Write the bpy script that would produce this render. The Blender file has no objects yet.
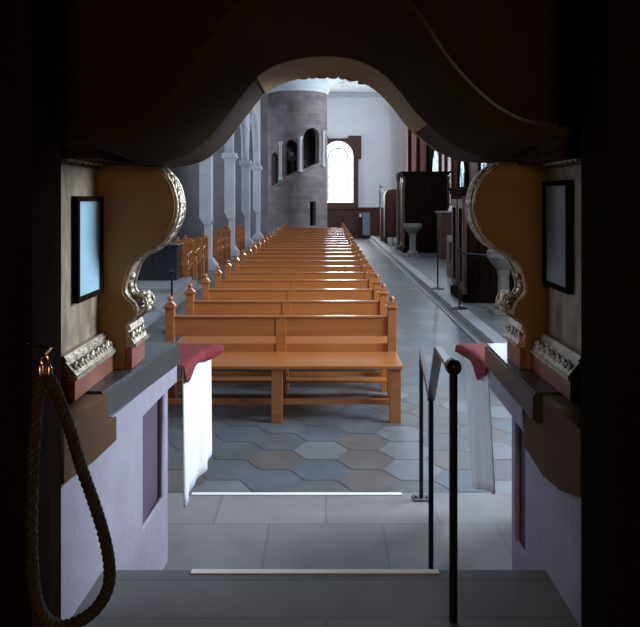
import bpy, bmesh, math, random
from mathutils import Vector, Matrix
random.seed(7)
S = bpy.context.scene
COL = S.collection
PI = math.pi

# ------------------------------------------------------------------ camera, world, lights, exposure
F = 700.0                       # focal length in pixels of the 640 x 627 frame
EYE = 1.8
cd = bpy.data.cameras.new('camera'); cam = bpy.data.objects.new('camera', cd); COL.objects.link(cam)
cam.location = (0, 0, EYE); cam.rotation_euler = (PI/2, 0, 0)
cd.sensor_fit = 'HORIZONTAL'; cd.sensor_width = 36; cd.lens = F/640*36
cd.shift_x = -6/640; cd.shift_y = (198-313.5)/640
cd.clip_start = .05; cd.clip_end = 200
S.camera = cam
S.view_settings.view_transform = 'Standard'; S.view_settings.look = 'None'
S.view_settings.exposure = 1.0; S.view_settings.gamma = 1.0; S.view_settings.use_curve_mapping = False
W = bpy.data.worlds.new('world'); S.world = W; W.use_nodes = True
W.node_tree.nodes['Background'].inputs[0].default_value = (.30, .24, .2, 1)
W.node_tree.nodes['Background'].inputs[1].default_value = .006

def area(name, loc, rot, sx, sy, power, col):
    l = bpy.data.lights.new(name, 'AREA'); l.shape = 'RECTANGLE'; l.size = sx; l.size_y = sy
    l.energy = power; l.color = col
    o = bpy.data.objects.new(name, l); COL.objects.link(o); o.location = loc; o.rotation_euler = rot
    return o
DAY = (.74, .86, 1.0)
# daylight entering by the tall side windows (outside the picture) of chancel and nave
area('chancel_window_light', (4.2, 4.9, 3.3), (0, PI/2, 0), 2.6, 2.6, 330, DAY)
area('chancel_window_light', (-6.6, 6.5, 3.6), (0, -PI/2, 0), 2.6, 2.6, 32, DAY)
for y, p in ((11.5, 95), (17.0, 85), (25.4, 165)):
    area('nave_window_light', (4.2, y, 4.3), (0, PI/2, 0), 2.0, 1.8, p, DAY)
for y, p in ((13, 30), (19.5, 34), (27.5, 70)):
    area('aisle_window_light', (-6.7, y, 3.2), (0, -PI/2, 0), 2.2, 1.6, p, DAY)
# daylight of the west window, coming in over its sill
area('west_window_light', (.60, 31.2, 3.0), (-PI/2, 0, 0), 1.2, 2.6, 120, (.9, .95, 1))
# weak warm fill added behind the camera to lift the retable's rear faces
area('rear_fill_light', (.2, -1.2, 2.1), (math.radians(82), 0, 0), .5, .5, 6.5, (1, .62, .30))

# ------------------------------------------------------------------ materials
def mat(name, col, rough=.6, metal=0, noise=0, nscale=8, stretch=(1, 1, 1), col2=None, bump=0, bscale=None,
        spec=.5, coat=0, emit=None, estr=0):
    m = bpy.data.materials.new(name); m.use_nodes = True
    nt = m.node_tree; b = nt.nodes['Principled BSDF']
    b.inputs['Base Color'].default_value = (*col, 1); b.inputs['Roughness'].default_value = rough
    b.inputs['Metallic'].default_value = metal; b.inputs['Specular IOR Level'].default_value = spec
    b.inputs['Coat Weight'].default_value = coat; b.inputs['Coat Roughness'].default_value = .13
    tc = nt.nodes.new('ShaderNodeTexCoord'); mp = nt.nodes.new('ShaderNodeMapping')
    mp.inputs['Scale'].default_value = stretch; nt.links.new(tc.outputs['Object'], mp.inputs['Vector'])
    if col2:
        n = nt.nodes.new('ShaderNodeTexNoise'); n.inputs['Scale'].default_value = nscale
        n.inputs['Detail'].default_value = 5; nt.links.new(mp.outputs[0], n.inputs['Vector'])
        r = nt.nodes.new('ShaderNodeValToRGB'); r.color_ramp.elements[0].position = .32; r.color_ramp.elements[1].position = .68
        r.color_ramp.elements[0].color = (*col, 1); r.color_ramp.elements[1].color = (*col2, 1)
        nt.links.new(n.outputs['Fac'], r.inputs[0]); nt.links.new(r.outputs[0], b.inputs['Base Color'])
    if bump:
        n2 = nt.nodes.new('ShaderNodeTexNoise'); n2.inputs['Scale'].default_value = bscale or nscale*3
        n2.inputs['Detail'].default_value = 4; nt.links.new(mp.outputs[0], n2.inputs['Vector'])
        bp = nt.nodes.new('ShaderNodeBump'); bp.inputs['Strength'].default_value = bump; bp.inputs['Distance'].default_value = .02
        nt.links.new(n2.outputs['Fac'], bp.inputs['Height']); nt.links.new(bp.outputs[0], b.inputs['Normal'])
    if emit:
        b.inputs['Emission Color'].default_value = (*emit, 1); b.inputs['Emission Strength'].default_value = estr
    return m

def brick_mat(name, c1, c2, mortar, w, h, rough=.7, axes=None, msize=.006, cyl=None, off=.5):
    m = bpy.data.materials.new(name); m.use_nodes = True
    nt = m.node_tree; b = nt.nodes['Principled BSDF']; b.inputs['Roughness'].default_value = rough
    tc = nt.nodes.new('ShaderNodeTexCoord'); br = nt.nodes.new('ShaderNodeTexBrick')
    br.inputs['Scale'].default_value = 1; br.inputs['Brick Width'].default_value = w; br.inputs['Row Height'].default_value = h
    br.inputs['Mortar Size'].default_value = msize; br.inputs['Mortar Smooth'].default_value = .3; br.offset = off
    br.inputs['Color1'].default_value = (*c1, 1); br.inputs['Color2'].default_value = (*c2, 1); br.inputs['Mortar'].default_value = (*mortar, 1)
    sp = nt.nodes.new('ShaderNodeSeparateXYZ'); cb = nt.nodes.new('ShaderNodeCombineXYZ')
    nt.links.new(tc.outputs['Object'], sp.inputs[0])
    if cyl:
        at = nt.nodes.new('ShaderNodeMath'); at.operation = 'ARCTAN2'
        nt.links.new(sp.outputs[1], at.inputs[0]); nt.links.new(sp.outputs[0], at.inputs[1])
        mu = nt.nodes.new('ShaderNodeMath'); mu.operation = 'MULTIPLY'; mu.inputs[1].default_value = cyl
        nt.links.new(at.outputs[0], mu.inputs[0]); nt.links.new(mu.outputs[0], cb.inputs[0]); nt.links.new(sp.outputs[2], cb.inputs[1])
    else:
        a = axes or (0, 1)
        nt.links.new(sp.outputs[a[0]], cb.inputs[0]); nt.links.new(sp.outputs[a[1]], cb.inputs[1])
    nt.links.new(cb.outputs[0], br.inputs['Vector'])
    n = nt.nodes.new('ShaderNodeTexNoise'); n.inputs['Scale'].default_value = 2.5; n.inputs['Detail'].default_value = 6
    nt.links.new(tc.outputs['Object'], n.inputs['Vector'])
    mr = nt.nodes.new('ShaderNodeMapRange'); mr.inputs[1].default_value = .3; mr.inputs[2].default_value = .7
    mr.inputs[3].default_value = .72; mr.inputs[4].default_value = 1.15; nt.links.new(n.outputs['Fac'], mr.inputs[0])
    mx = nt.nodes.new('ShaderNodeMix'); mx.data_type = 'RGBA'; mx.blend_type = 'MULTIPLY'; mx.inputs[0].default_value = 1
    nt.links.new(br.outputs['Color'], mx.inputs[6]); nt.links.new(mr.outputs[0], mx.inputs[7])
    nt.links.new(mx.outputs[2], b.inputs['Base Color'])
    bp = nt.nodes.new('ShaderNodeBump'); bp.inputs['Strength'].default_value = .3; bp.inputs['Distance'].default_value = .01
    nt.links.new(n.outputs['Fac'], bp.inputs['Height']); nt.links.new(bp.outputs[0], b.inputs['Normal'])
    return m

def attr_mat(name, rough):
    m = bpy.data.materials.new(name); m.use_nodes = True
    nt = m.node_tree; b = nt.nodes['Principled BSDF']; b.inputs['Roughness'].default_value = rough
    a = nt.nodes.new('ShaderNodeAttribute'); a.attribute_name = 'tile'
    tc = nt.nodes.new('ShaderNodeTexCoord'); n = nt.nodes.new('ShaderNodeTexNoise'); n.inputs['Scale'].default_value = 3
    n.inputs['Detail'].default_value = 8; n.inputs['Roughness'].default_value = .65; nt.links.new(tc.outputs['Object'], n.inputs['Vector'])
    mr = nt.nodes.new('ShaderNodeMapRange'); mr.inputs[1].default_value = .3; mr.inputs[2].default_value = .7
    mr.inputs[3].default_value = .75; mr.inputs[4].default_value = 1.18; nt.links.new(n.outputs['Fac'], mr.inputs[0])
    mx = nt.nodes.new('ShaderNodeMix'); mx.data_type = 'RGBA'; mx.blend_type = 'MULTIPLY'; mx.inputs[0].default_value = 1
    nt.links.new(a.outputs['Color'], mx.inputs[6]); nt.links.new(mr.outputs[0], mx.inputs[7])
    nt.links.new(mx.outputs[2], b.inputs['Base Color'])
    return m

M = {}
M['pew'] = mat('pew_wood', (.44, .158, .044), .32, nscale=2.2, stretch=(.7, 9, 9), col2=(.35, .118, .030), coat=.5)
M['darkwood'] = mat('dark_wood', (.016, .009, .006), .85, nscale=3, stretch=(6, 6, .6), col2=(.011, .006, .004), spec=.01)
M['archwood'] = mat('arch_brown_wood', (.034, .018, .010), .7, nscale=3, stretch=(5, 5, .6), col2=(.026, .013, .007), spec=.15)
M['redwood'] = mat('red_brown_wood', (.075, .028, .016), .6, nscale=3, stretch=(5, 5, .6), col2=(.055, .02, .012))
M['goldwood'] = mat('gilded_brown_board', (.30, .185, .065), .6, nscale=5, col2=(.22, .13, .045), bump=.15)
M['silver'] = mat('old_silver_gilding', (.56, .49, .39), .42, metal=.75, nscale=30, col2=(.26, .21, .15), bump=.3)
M['marble'] = mat('grey_brown_marbling', (.40, .31, .205), .5, nscale=11, stretch=(1, 2.2, .8), col2=(.17, .125, .08))
M['redmarble'] = mat('red_marble', (.30, .11, .07), .4, nscale=10, col2=(.20, .065, .045))
M['ledge'] = mat('dark_stone_ledge', (.05, .047, .045), .42, nscale=8, col2=(.034, .032, .032), coat=.2)
M['plaster'] = mat('lilac_plaster', (.35, .315, .385), .8, nscale=5, col2=(.30, .27, .325), bump=.25, bscale=14)
M['niche'] = mat('niche_dark_plum', (.10, .062, .105), .8, nscale=5, col2=(.075, .05, .08))  # niche back in a darker plum than the plaster round it
M['ochre'] = mat('ochre_board', (.10, .052, .020), .8, nscale=5, col2=(.075, .038, .015), spec=.2)
M['cove'] = mat('cove_brown', (.060, .038, .020), .7, nscale=3, col2=(.042, .025, .013), spec=.03)
M['whitecloth'] = mat('white_linen', (.88, .90, .93), .85, bump=.1, nscale=60)
M['redcloth'] = mat('wine_red_cloth', (.20, .013, .019), .9, nscale=20, col2=(.165, .010, .015))
M['iron'] = mat('black_iron', (.012, .012, .013), .4, metal=.4)
M['flatbar'] = mat('worn_grey_steel', (.16, .16, .17), .35, metal=.7)
M['brass'] = mat('brass', (.75, .5, .25), .25, metal=1)
M['rope'] = mat('dark_rope', (.045, .03, .022), .7, metal=0, nscale=40, col2=(.03, .02, .015))
M['paper'] = mat('pale_blue_sheet', (.36, .58, .68), .45, nscale=3, stretch=(1, 1, 4), col2=(.31, .53, .64))
M['greypaper'] = mat('grey_sheet', (.26, .29, .31), .5, nscale=5, col2=(.2, .22, .23))
M['tape'] = mat('white_nosing_strip', (.86, .84, .80), .5)
M['whitewall'] = mat('white_wall', (.84, .85, .86), .85, nscale=1.5, col2=(.79, .80, .82))
M['redwall'] = mat('dull_red_wall', (.20, .105, .085), .85, nscale=1.5, col2=(.15, .08, .068))
M['ceiling'] = mat('ceiling_plaster', (.66, .70, .71), .8, nscale=2, col2=(.60, .65, .66))
M['greywall'] = mat('grey_wall', (.23, .215, .225), .85, nscale=1.2, col2=(.17, .16, .17))
M['arcade'] = mat('pale_sandstone', (.60, .60, .66), .8, nscale=3, col2=(.50, .50, .55), bump=.1)
M['turret'] = brick_mat('turret_stone', (.25, .20, .20), (.17, .138, .142), (.27, .235, .24), .55, .24, .8, cyl=1.16, msize=.008)
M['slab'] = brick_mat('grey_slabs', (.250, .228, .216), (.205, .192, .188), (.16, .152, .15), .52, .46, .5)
M['slabdark'] = brick_mat('dark_grey_slabs', (.15, .145, .143), (.13, .127, .125), (.10, .10, .10), 1.6, .19, .55)  # upper platform, darker than the landing slabs
M['aisle'] = brick_mat('aisle_slabs', (.17, .173, .18), (.14, .144, .15), (.09, .09, .095), .9, .8, .42)
M['kerb'] = mat('kerb_stone', (.33, .33, .34), .5, nscale=4, col2=(.26, .26, .27))
M['tile'] = attr_mat('hexagon_tiles', .38)
M['fontstone'] = mat('pale_font_stone', (.19, .17, .155), .6, nscale=6, col2=(.14, .127, .115))
M['pink'] = mat('pink_marble', (.42, .17, .12), .5, nscale=5, col2=(.33, .12, .09))
M['black'] = mat('black_lacquer', (.02, .022, .026), .3)
M['bluegrey'] = mat('blue_grey_paint', (.16, .22, .27), .5)
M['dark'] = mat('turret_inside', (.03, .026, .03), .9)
M['glass'] = mat('daylit_glass', (.8, .85, .9), .4, emit=(.86, .93, 1), estr=1.6)
M['leading'] = mat('window_lead', (.35, .36, .40), .5)
M['skin'] = mat('pale_statue', (.3, .29, .28), .6)

def stained(name):
    m = bpy.data.materials.new(name); m.use_nodes = True; nt = m.node_tree; b = nt.nodes['Principled BSDF']
    tc = nt.nodes.new('ShaderNodeTexCoord'); v = nt.nodes.new('ShaderNodeTexVoronoi'); v.inputs['Scale'].default_value = 5
    nt.links.new(tc.outputs['Object'], v.inputs['Vector'])
    r = nt.nodes.new('ShaderNodeValToRGB'); e = r.color_ramp.elements
    e[0].color = (.07, .16, .30, 1); e[1].color = (.55, .75, .9, 1); e[0].position = .2; e[1].position = .7
    sp = nt.nodes.new('ShaderNodeSeparateColor'); nt.links.new(v.outputs['Color'], sp.inputs[0])
    nt.links.new(sp.outputs[0], r.inputs[0]); nt.links.new(r.outputs[0], b.inputs['Emission Color'])
    b.inputs['Emission Strength'].default_value = .8
    b.inputs['Base Color'].default_value = (.1, .15, .2, 1)
    return m
M['stained'] = stained('blue_stained_glass')

# ------------------------------------------------------------------ helpers
def obj(name, bm, m, parent=None, smooth=False, loc=None):
    me = bpy.data.meshes.new(name)
    if isinstance(bm, bpy.types.Mesh): me = bm; me.name = name
    else:
        bmesh.ops.recalc_face_normals(bm, faces=bm.faces)
        bm.to_mesh(me); bm.free()
    me.materials.clear(); me.materials.append(M[m] if isinstance(m, str) else m)
    if smooth:
        for p in me.polygons: p.use_smooth = True
    o = bpy.data.objects.new(name, me); COL.objects.link(o)
    if parent:
        o.parent = parent; w = Vector((0, 0, 0)); q = parent
        while q: w += q.location; q = q.parent
        if w.length: me.transform(Matrix.Translation(-w))
    if loc: o.location = loc
    return o
def shade(o, ang=35):
    for p in o.data.polygons: p.use_smooth = True
    o.data.set_sharp_from_angle(angle=math.radians(ang)); return o
def thing(name, label, cat, loc=(0, 0, 0), group=None):
    o = bpy.data.objects.new(name, None); COL.objects.link(o); o.location = loc; o.empty_display_size = .1
    o['label'] = label; o['category'] = cat
    if group: o['group'] = group
    return o
def tag(o, label, cat, group=None):
    o['label'] = label; o['category'] = cat
    if group: o['group'] = group
    return o
def struct(name, bm, m, smooth=False):
    o = obj(name, bm, m, smooth=smooth); o['kind'] = 'structure'; return o
def B(): return bmesh.new()
def bx(bm, x0, x1, y0, y1, z0, z1, bev=0):
    r = bmesh.ops.create_cube(bm, size=1)
    vs = r['verts']
    for v in vs:
        v.co = Vector(((x0+x1)/2+v.co.x*(x1-x0), (y0+y1)/2+v.co.y*(y1-y0), (z0+z1)/2+v.co.z*(z1-z0)))
    if bev:
        es = list({e for v in vs for e in v.link_edges})
        bmesh.ops.bevel(bm, geom=es, offset=bev, segments=2, affect='EDGES', profile=.6)
    return bm
def box(*a, **k): return bx(B(), *a, **k)
def prism(bm, pts, y0, y1, axis='Y'):
    """convex or simple polygon pts (a,b) extruded; axis Y -> (x,z), X -> (y,z), Z -> (x,y)"""
    def P(a, b, t):
        return {'Y': (a, t, b), 'X': (t, a, b), 'Z': (a, b, t)}[axis]
    v0 = [bm.verts.new(P(a, b, y0)) for a, b in pts]; v1 = [bm.verts.new(P(a, b, y1)) for a, b in pts]
    n = len(pts)
    bm.faces.new(v0); bm.faces.new(v1[::-1])
    for i in range(n): bm.faces.new((v0[i], v0[(i+1) % n], v1[(i+1) % n], v1[i]))
    return bm
def shape(loops, t0, t1, axis='Y', bevel=0):
    """polygon with holes, extruded from t0 to t1, as a mesh"""
    cu = bpy.data.curves.new('c', 'CURVE'); cu.dimensions = '2D'; cu.fill_mode = 'BOTH'; cu.extrude = abs(t1-t0)/2-bevel
    cu.bevel_depth = bevel; cu.bevel_resolution = 1
    for lp in loops:
        s = cu.splines.new('POLY'); s.points.add(len(lp)-1); s.use_cyclic_u = True
        for i, (a, b) in enumerate(lp): s.points[i].co = (a, b, 0, 1)
    o = bpy.data.objects.new('c', cu)
    me = bpy.data.meshes.new_from_object(o)
    bpy.data.objects.remove(o); bpy.data.curves.remove(cu)
    mid = (t0+t1)/2
    for v in me.vertices:
        a, b, t = v.co.x, v.co.y, v.co.z+mid
        v.co = {'Y': (a, t, b), 'X': (t, a, b), 'Z': (a, b, t)}[axis]
    bm = B(); bm.from_mesh(me); bmesh.ops.remove_doubles(bm, verts=bm.verts, dist=1e-5)
    bpy.data.meshes.remove(me)
    return bm
def frames(pts):
    pts = [Vector(p) for p in pts]; out = []; up = None
    for i, p in enumerate(pts):
        t = (pts[min(i+1, len(pts)-1)]-pts[max(i-1, 0)]).normalized()
        if up is None:
            up = Vector((0, 0, 1)) if abs(t.z) < .9 else Vector((1, 0, 0))
        u = (up-t*up.dot(t)).normalized(); up = u
        out.append((p, u, t.cross(u)))
    return out
def tube(bm, pts, r, n=8, cap=True):
    rings = []
    fr = frames(pts)
    for i, (p, u, w) in enumerate(fr):
        rr = r[i] if isinstance(r, (list, tuple)) else r
        rings.append([bm.verts.new(p+u*rr*math.cos(2*PI*k/n)+w*rr*math.sin(2*PI*k/n)) for k in range(n)])
    for a, b in zip(rings, rings[1:]):
        for k in range(n): bm.faces.new((a[k], a[(k+1) % n], b[(k+1) % n], b[k]))
    if cap: bm.faces.new(rings[0]); bm.faces.new(rings[-1][::-1])
    return bm
def lathe(bm, prof, c=(0, 0, 0), n=20):
    rings = []
    for r, z in prof:
        rings.append([bm.verts.new((c[0]+r*math.cos(2*PI*k/n), c[1]+r*math.sin(2*PI*k/n), c[2]+z)) for k in range(n)])
    for a, b in zip(rings, rings[1:]):
        for k in range(n): bm.faces.new((a[k], a[(k+1) % n], b[(k+1) % n], b[k]))
    bm.faces.new(rings[0]); bm.faces.new(rings[-1])
    return bm
def ball(bm, c, r, s=(1, 1, 1), seg=10, rot=None):
    m = Matrix.Translation(c) @ (rot if rot else Matrix.Identity(4)) @ Matrix.Diagonal((r*s[0], r*s[1], r*s[2], 1))
    bmesh.ops.create_uvsphere(bm, u_segments=seg, v_segments=max(6, seg*2//3), radius=1, matrix=m)
    return bm
def smoothline(pts, n=4):
    """Catmull-Rom through 2D/3D points"""
    pts = [Vector(p) for p in pts]; out = []
    for i in range(len(pts)-1):
        p0 = pts[max(i-1, 0)]; p1 = pts[i]; p2 = pts[i+1]; p3 = pts[min(i+2, len(pts)-1)]
        for k in range(n):
            t = k/n
            out.append(.5*((2*p1)+(p2-p0)*t+(2*p0-5*p1+4*p2-p3)*t*t+(3*p1-p0-3*p2+p3)*t**3))
    out.append(pts[-1]); return out
def xz(px, py, d): return ((px-326)*d/F, EYE+(198-py)*d/F)      # picture point at distance d, in metres
def arch_pts(cx, w, z0, zs, n=16, k=1.0):
    """round-arched opening: width w, sill z0, springing zs"""
    p = [(cx-w/2, z0), (cx+w/2, z0)]
    for i in range(n+1):
        a = PI*i/n; p.append((cx+w/2*math.cos(a), zs+k*w/2*math.sin(a)))
    return p

# ------------------------------------------------------------------ shell of the church
YB = 31.5; H = 6.5; XR = 4.4; XL = -7.0
# nave floor: hexagonal stone tiles with joints
def hexfloor(x0, x1, y0, y1, R):
    bm = B(); cl = bm.loops.layers.color.new('tile')
    def face(vs, c):
        f = bm.faces.new([bm.verts.new(v) for v in vs])
        for l in f.loops: l[cl] = (*c, 1)
    face([(x0, y0, -.004), (x1, y0, -.004), (x1, y1, -.004), (x0, y1, -.004)], (.40, .41, .42))
    dx = R*1.5; dy = R*math.sqrt(3); g = R-.004
    pal = [(.36, .39, .405), (.34, .37, .39), (.365, .37, .375), (.375, .36, .35), (.355, .365, .375), (.43, .445, .45)]
    i = 0; x = x0-R
    while x < x1+R:
        y = y0-dy+(dy/2 if i % 2 else 0)
        while y < y1+dy:
            c = random.choice(pal); pts = []
            for k in range(6):
                a = PI/3*k
                pts.append((min(max(x+g*math.cos(a), x0), x1), min(max(y+g*math.sin(a), y0), y1), 0))
            ar = sum(pts[k][0]*pts[(k+1) % 6][1]-pts[(k+1) % 6][0]*pts[k][1] for k in range(6))/2
            if ar > .002:
                q = []
                for p in pts:
                    if not q or (abs(p[0]-q[-1][0])+abs(p[1]-q[-1][1])) > 1e-4: q.append(p)
                if len(q) > 2 and (abs(q[0][0]-q[-1][0])+abs(q[0][1]-q[-1][1])) < 1e-4: q.pop()
                if len(q) > 2: face(q, c)
            y += dy
        x += dx; i += 1
    return bm
struct('floor', hexfloor(-2.6, 1.95, 3.4, YB, .205), 'tile')
struct('floor_aisle', box(XL, -2.6, 2.4, YB, -.2, -.002), 'aisle')
struct('floor_right', box(2.13, XR, 2.4, YB, -.2, .11), 'aisle')
struct('trim_kerb', bx(box(1.95, 2.13, 2.4, YB, -.2, .125, bev=.008), 1.86, 1.95, 2.4, YB, -.2, .02), 'kerb')
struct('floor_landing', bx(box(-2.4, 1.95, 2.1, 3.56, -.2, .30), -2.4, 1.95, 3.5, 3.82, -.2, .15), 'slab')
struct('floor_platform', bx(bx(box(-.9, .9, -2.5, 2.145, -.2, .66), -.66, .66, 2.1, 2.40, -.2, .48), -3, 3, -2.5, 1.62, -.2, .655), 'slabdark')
# west wall with arched window
WX, WW = .545, 1.36
win = arch_pts(WX, WW, EYE-5*YB/F, EYE+57*YB/F-.68, k=1.0)
struct('wall_back', shape([[(XL, -.2), (XR, -.2), (XR, H), (XL, H)], win], YB, YB+.5), 'whitewall')
struct('wall_aisle_end', box(XL, -2.45, 31.1, YB-.01, 0, H), 'greywall')
struct('wall_right', box(XR, XR+.3, 2.3, YB, -.2, H), 'redwall')
struct('wall_left', box(XL-.3, XL, 2.3, YB, -.2, H), 'greywall')
struct('ceiling', box(XL, XR, 1.6, YB+.5, H, H+.2), 'ceiling')
struct('wall_altar_left', box(XL, -2.21, 2.0, 2.3, -.2, H), 'darkwood')
struct('wall_altar_right', box(2.21, XR, 2.0, 2.3, -.2, H), 'darkwood')
# stucco on the ceiling
def ring(bm, cx, cy, rx, ry, r, z=H, n=64, wob=0):
    p = [(cx+(rx+wob*math.sin(8*2*PI*k/n))*math.cos(2*PI*k/n), cy+(ry+wob*math.sin(8*2*PI*k/n))*math.sin(2*PI*k/n), z) for k in range(n+1)]
    tube(bm, p, r, 8, cap=False)
for q_, (cx, cy, rx, ry) in enumerate(((1.95, 28.6, 1.2, 2.0), (-1.0, 23.6, 1.6, 1.6), (1.9, 24.0, .9, 1.5))):
    bm = B(); ring(bm, cx, cy, rx, ry, .07); ring(bm, cx, cy, rx*.8, ry*.8, .04, wob=.05)
    for k in range(16):
        a = 2*PI*k/16; ball(bm, (cx+rx*1.06*math.cos(a), cy+ry*1.06*math.sin(a), H), .14, (1.2, 1, .4), 8)
    struct('trim_%d' % (q_+1), bm, 'ceiling', smooth=True)
struct('trim_back', bx(bx(box(-1, XR, YB-.12, YB, H-.10, H), -1, XR, YB-.06, YB, H-.17, H-.1), XR-.1, XR, 5, YB-.12, H-.12, H), 'ceiling')

# west window: pane, tracery, brown surround, sill
o = struct('window_1', shape([win], YB+.30, YB+.32), 'glass')
bm = B()
cz = EYE+57*YB/F-.68
def arcline(r, z, n=16): return [(WX+r*math.cos(PI*k/n), YB+.28, z+r*math.sin(PI*k/n)) for k in range(n+1)]
tube(bm, [(WX-.45, YB+.28, 1.62)]+[p for p in reversed(arcline(.45, cz-.08))]+[(WX+.45, YB+.28, 1.62)], .035, 6)
tube(bm, [(WX, YB+.28, 1.6), (WX, YB+.28, cz+.4)], .014, 6)
for k in range(5): tube(bm, [(WX-.6, YB+.28, 1.95+k*.42), (WX+.6, YB+.28, 1.95+k*.42)], .010, 6)
tube(bm, [(WX+.15*math.cos(a), YB+.28, 2.75+.15*math.sin(a)) for a in [PI*k/8 for k in range(17)]], .02, 6)
o2 = obj('tracery', bm, 'leading', o)
zt = EYE+62*YB/F
X0, X1 = WX-WW/2-.12, WX+WW/2+.22
out = [(X0, 1.38), (X1, 1.38), (X1, 3.55), (X1+.14, 3.55), (X1+.14, zt), (WX+.45, zt), (WX+.45, zt-.12), (WX-.45, zt-.12), (WX-.45, zt), (X0-.14, zt), (X0-.14, 3.55), (X0, 3.55)]
struct('trim_window', shape([out, arch_pts(WX, WW+.02, EYE-5*YB/F+.02, cz)], YB-.16, YB-.005), 'redwood')
# wainscot
bm = box(-.3, 3.2, YB-.10, YB-.005, 0, 1.34); bx(bm, -.3, 3.2, YB-.18, YB-.005, 1.30, 1.38); bx(bm, -.3, 3.2, YB-.14, YB-.1, 0, .14)
for k in range(7): bx(bm, -.25+k*.5, -.2+k*.5, YB-.13, YB-.09, .14, 1.3)
struct('trim_wainscot', bm, 'redwood')

# arcade on the left: wall with arches above, piers as objects
PY = [8.9, 13.25, 17.6, 21.95, 26.3, 30.5]
ZS = 3.2
loops = [[(7.0, ZS), (YB, ZS), (YB, H), (7.0, H)]]
holes = []
outer = [(6.5, H), (31.05, H), (31.05, ZS)]
for y0, y1 in reversed(list(zip(PY, PY[1:]))):
    c = (y0+y1)/2; w = (y1-y0)-.16
    outer.append((c+w/2, ZS))
    for k in range(1, 20):
        a = PI*k/20; outer.append((c+w/2*math.cos(a), ZS+1.08*w/2*math.sin(a)))
    outer.append((c-w/2, ZS))
outer += [(6.5, ZS)]
struct('wall_arcade', shape([outer], -3.17, -2.90, axis='X'), 'arcade')
ordn = ['first', 'second', 'third', 'fourth', 'fifth', 'sixth', 'seventh', 'eighth', 'ninth', 'tenth', 'eleventh', 'twelfth', 'thirteenth', 'fourteenth', 'fifteenth', 'sixteenth', 'seventeenth', 'eighteenth', 'nineteenth', 'twentieth', 'twenty-first', 'twenty-second']
pl = ['nearest of the pale stone piers seen past the scroll bracket', 'second nearest pale stone pier seen left of the pews', 'third pale stone pier, last but one before the round turret', 'pale stone pier directly left of the round turret']
for i, y in enumerate(PY[2:]):
    x = -3.03
    t = thing('stone_pier', pl[i], 'pillar', (x, y, 0), 'piers of the left arcade')
    bm = box(x-.02, x+.17, y-.10, y+.10, .28, 1.25, bev=.03)
    prism(bm, [(x-.02, 1.14), (x+.17, 1.14), (x+.17, 1.34), (x-.14, 1.34)], y-.15, y+.15)
    obj('lower_shaft', bm, 'arcade', t)
    obj('upper_shaft', box(x-.14, x+.17, y-.15, y+.15, 1.33, 3.0, bev=.02), 'arcade', t)
    bm = bx(bx(bx(B(), x-.17, x+.2, y-.18, y+.18, 2.98, 3.04), x-.22, x+.25, y-.25, y+.25, 3.04, 3.12, bev=.02), x-.2, x+.22, y-.25, y+.25, 3.12, 3.2)
    obj('capital', bm, 'arcade', t)
    bm = B(); prism(bm, [(x-.16, 0), (x+.30, 0), (x+.30, .12), (x+.17, .30), (x-.02, .30), (x-.16, .12)], y-.2, y+.2)
    obj('base', bm, 'arcade', t)

# ------------------------------------------------------------------ spiral stair turret
TC = (-1.12, 27.6); TR = 1.17
tur = thing('stair_turret', 'round grey stone stair turret with arched openings left of the bright window', 'turret', (TC[0], TC[1], 0))
ops = []
def tx(px):            # picture x to angle on the front of the cylinder
    X = (px-326)*(TC[1]-.8)/F
    return math.asin(max(-1, min(1, (X-TC[0])/TR)))
def tz(py): return EYE+(198-py)*(TC[1]-1)/F
def inside(a, z):
    # (px0, px1, top, sill at px0, sill at px1, arched)
    for (p0, p1, top, s0, s1, ar) in ((304, 319.5, 128, 169, 162, 1), (284.5, 298, 140, 177, 171, 1), (271, 278, 152, 186, 183, 1), (310, 316, 202, 226, 226, 0)):
        a0, a1 = tx(p0), tx(p1)
        if a0 <= a <= a1:
            f = (a-a0)/(a1-a0)
            zb = tz(s0+(s1-s0)*f); zt_ = tz(top)
            if ar: zt_ -= (1-math.sqrt(max(0, 1-(2*f-1)**2)))*(a1-a0)*TR/2
            if zb <= z <= zt_: return True
    return False
bm = B()
NA, NZ = 220, 170; ZT = 6.02
def tv(i, j, r): a = 2*PI*i/NA; return (TC[0]+r*math.sin(a), TC[1]-r*math.cos(a), ZT*j/NZ)
vo = [[bm.verts.new(tv(i, j, TR)) for j in range(NZ+1)] for i in range(NA)]
vi = [[bm.verts.new(tv(i, j, TR-.2)) for j in range(NZ+1)] for i in range(NA)]
solid = [[not inside(((2*PI*(i+.5)/NA+PI) % (2*PI))-PI, ZT*(j+.5)/NZ) for j in range(NZ)] for i in range(NA)]
for i in range(NA):
    i2 = (i+1) % NA
    for j in range(NZ):
        if solid[i][j]:
            bm.faces.new((vo[i][j], vo[i2][j], vo[i2][j+1], vo[i][j+1])); bm.faces.new((vi[i][j], vi[i][j+1], vi[i2][j+1], vi[i2][j]))
            if not solid[i2][j]: bm.faces.new((vo[i2][j], vi[i2][j], vi[i2][j+1], vo[i2][j+1]))
            if not solid[i-1][j]: bm.faces.new((vo[i][j], vo[i][j+1], vi[i][j+1], vi[i][j]))
            if j+1 < NZ and not solid[i][j+1]: bm.faces.new((vo[i][j+1], vo[i2][j+1], vi[i2][j+1], vi[i][j+1]))
            if j and not solid[i][j-1]: bm.faces.new((vo[i][j], vi[i][j], vi[i2][j], vo[i2][j]))
for v in [v for v in bm.verts if not v.link_faces]: bm.verts.remove(v)
o = obj('drum', bm, 'turret', tur); shade(o, 30)
bm = B(); lathe(bm, [(.16, 0), (.16, 6)], (TC[0], TC[1], 0))
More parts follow.
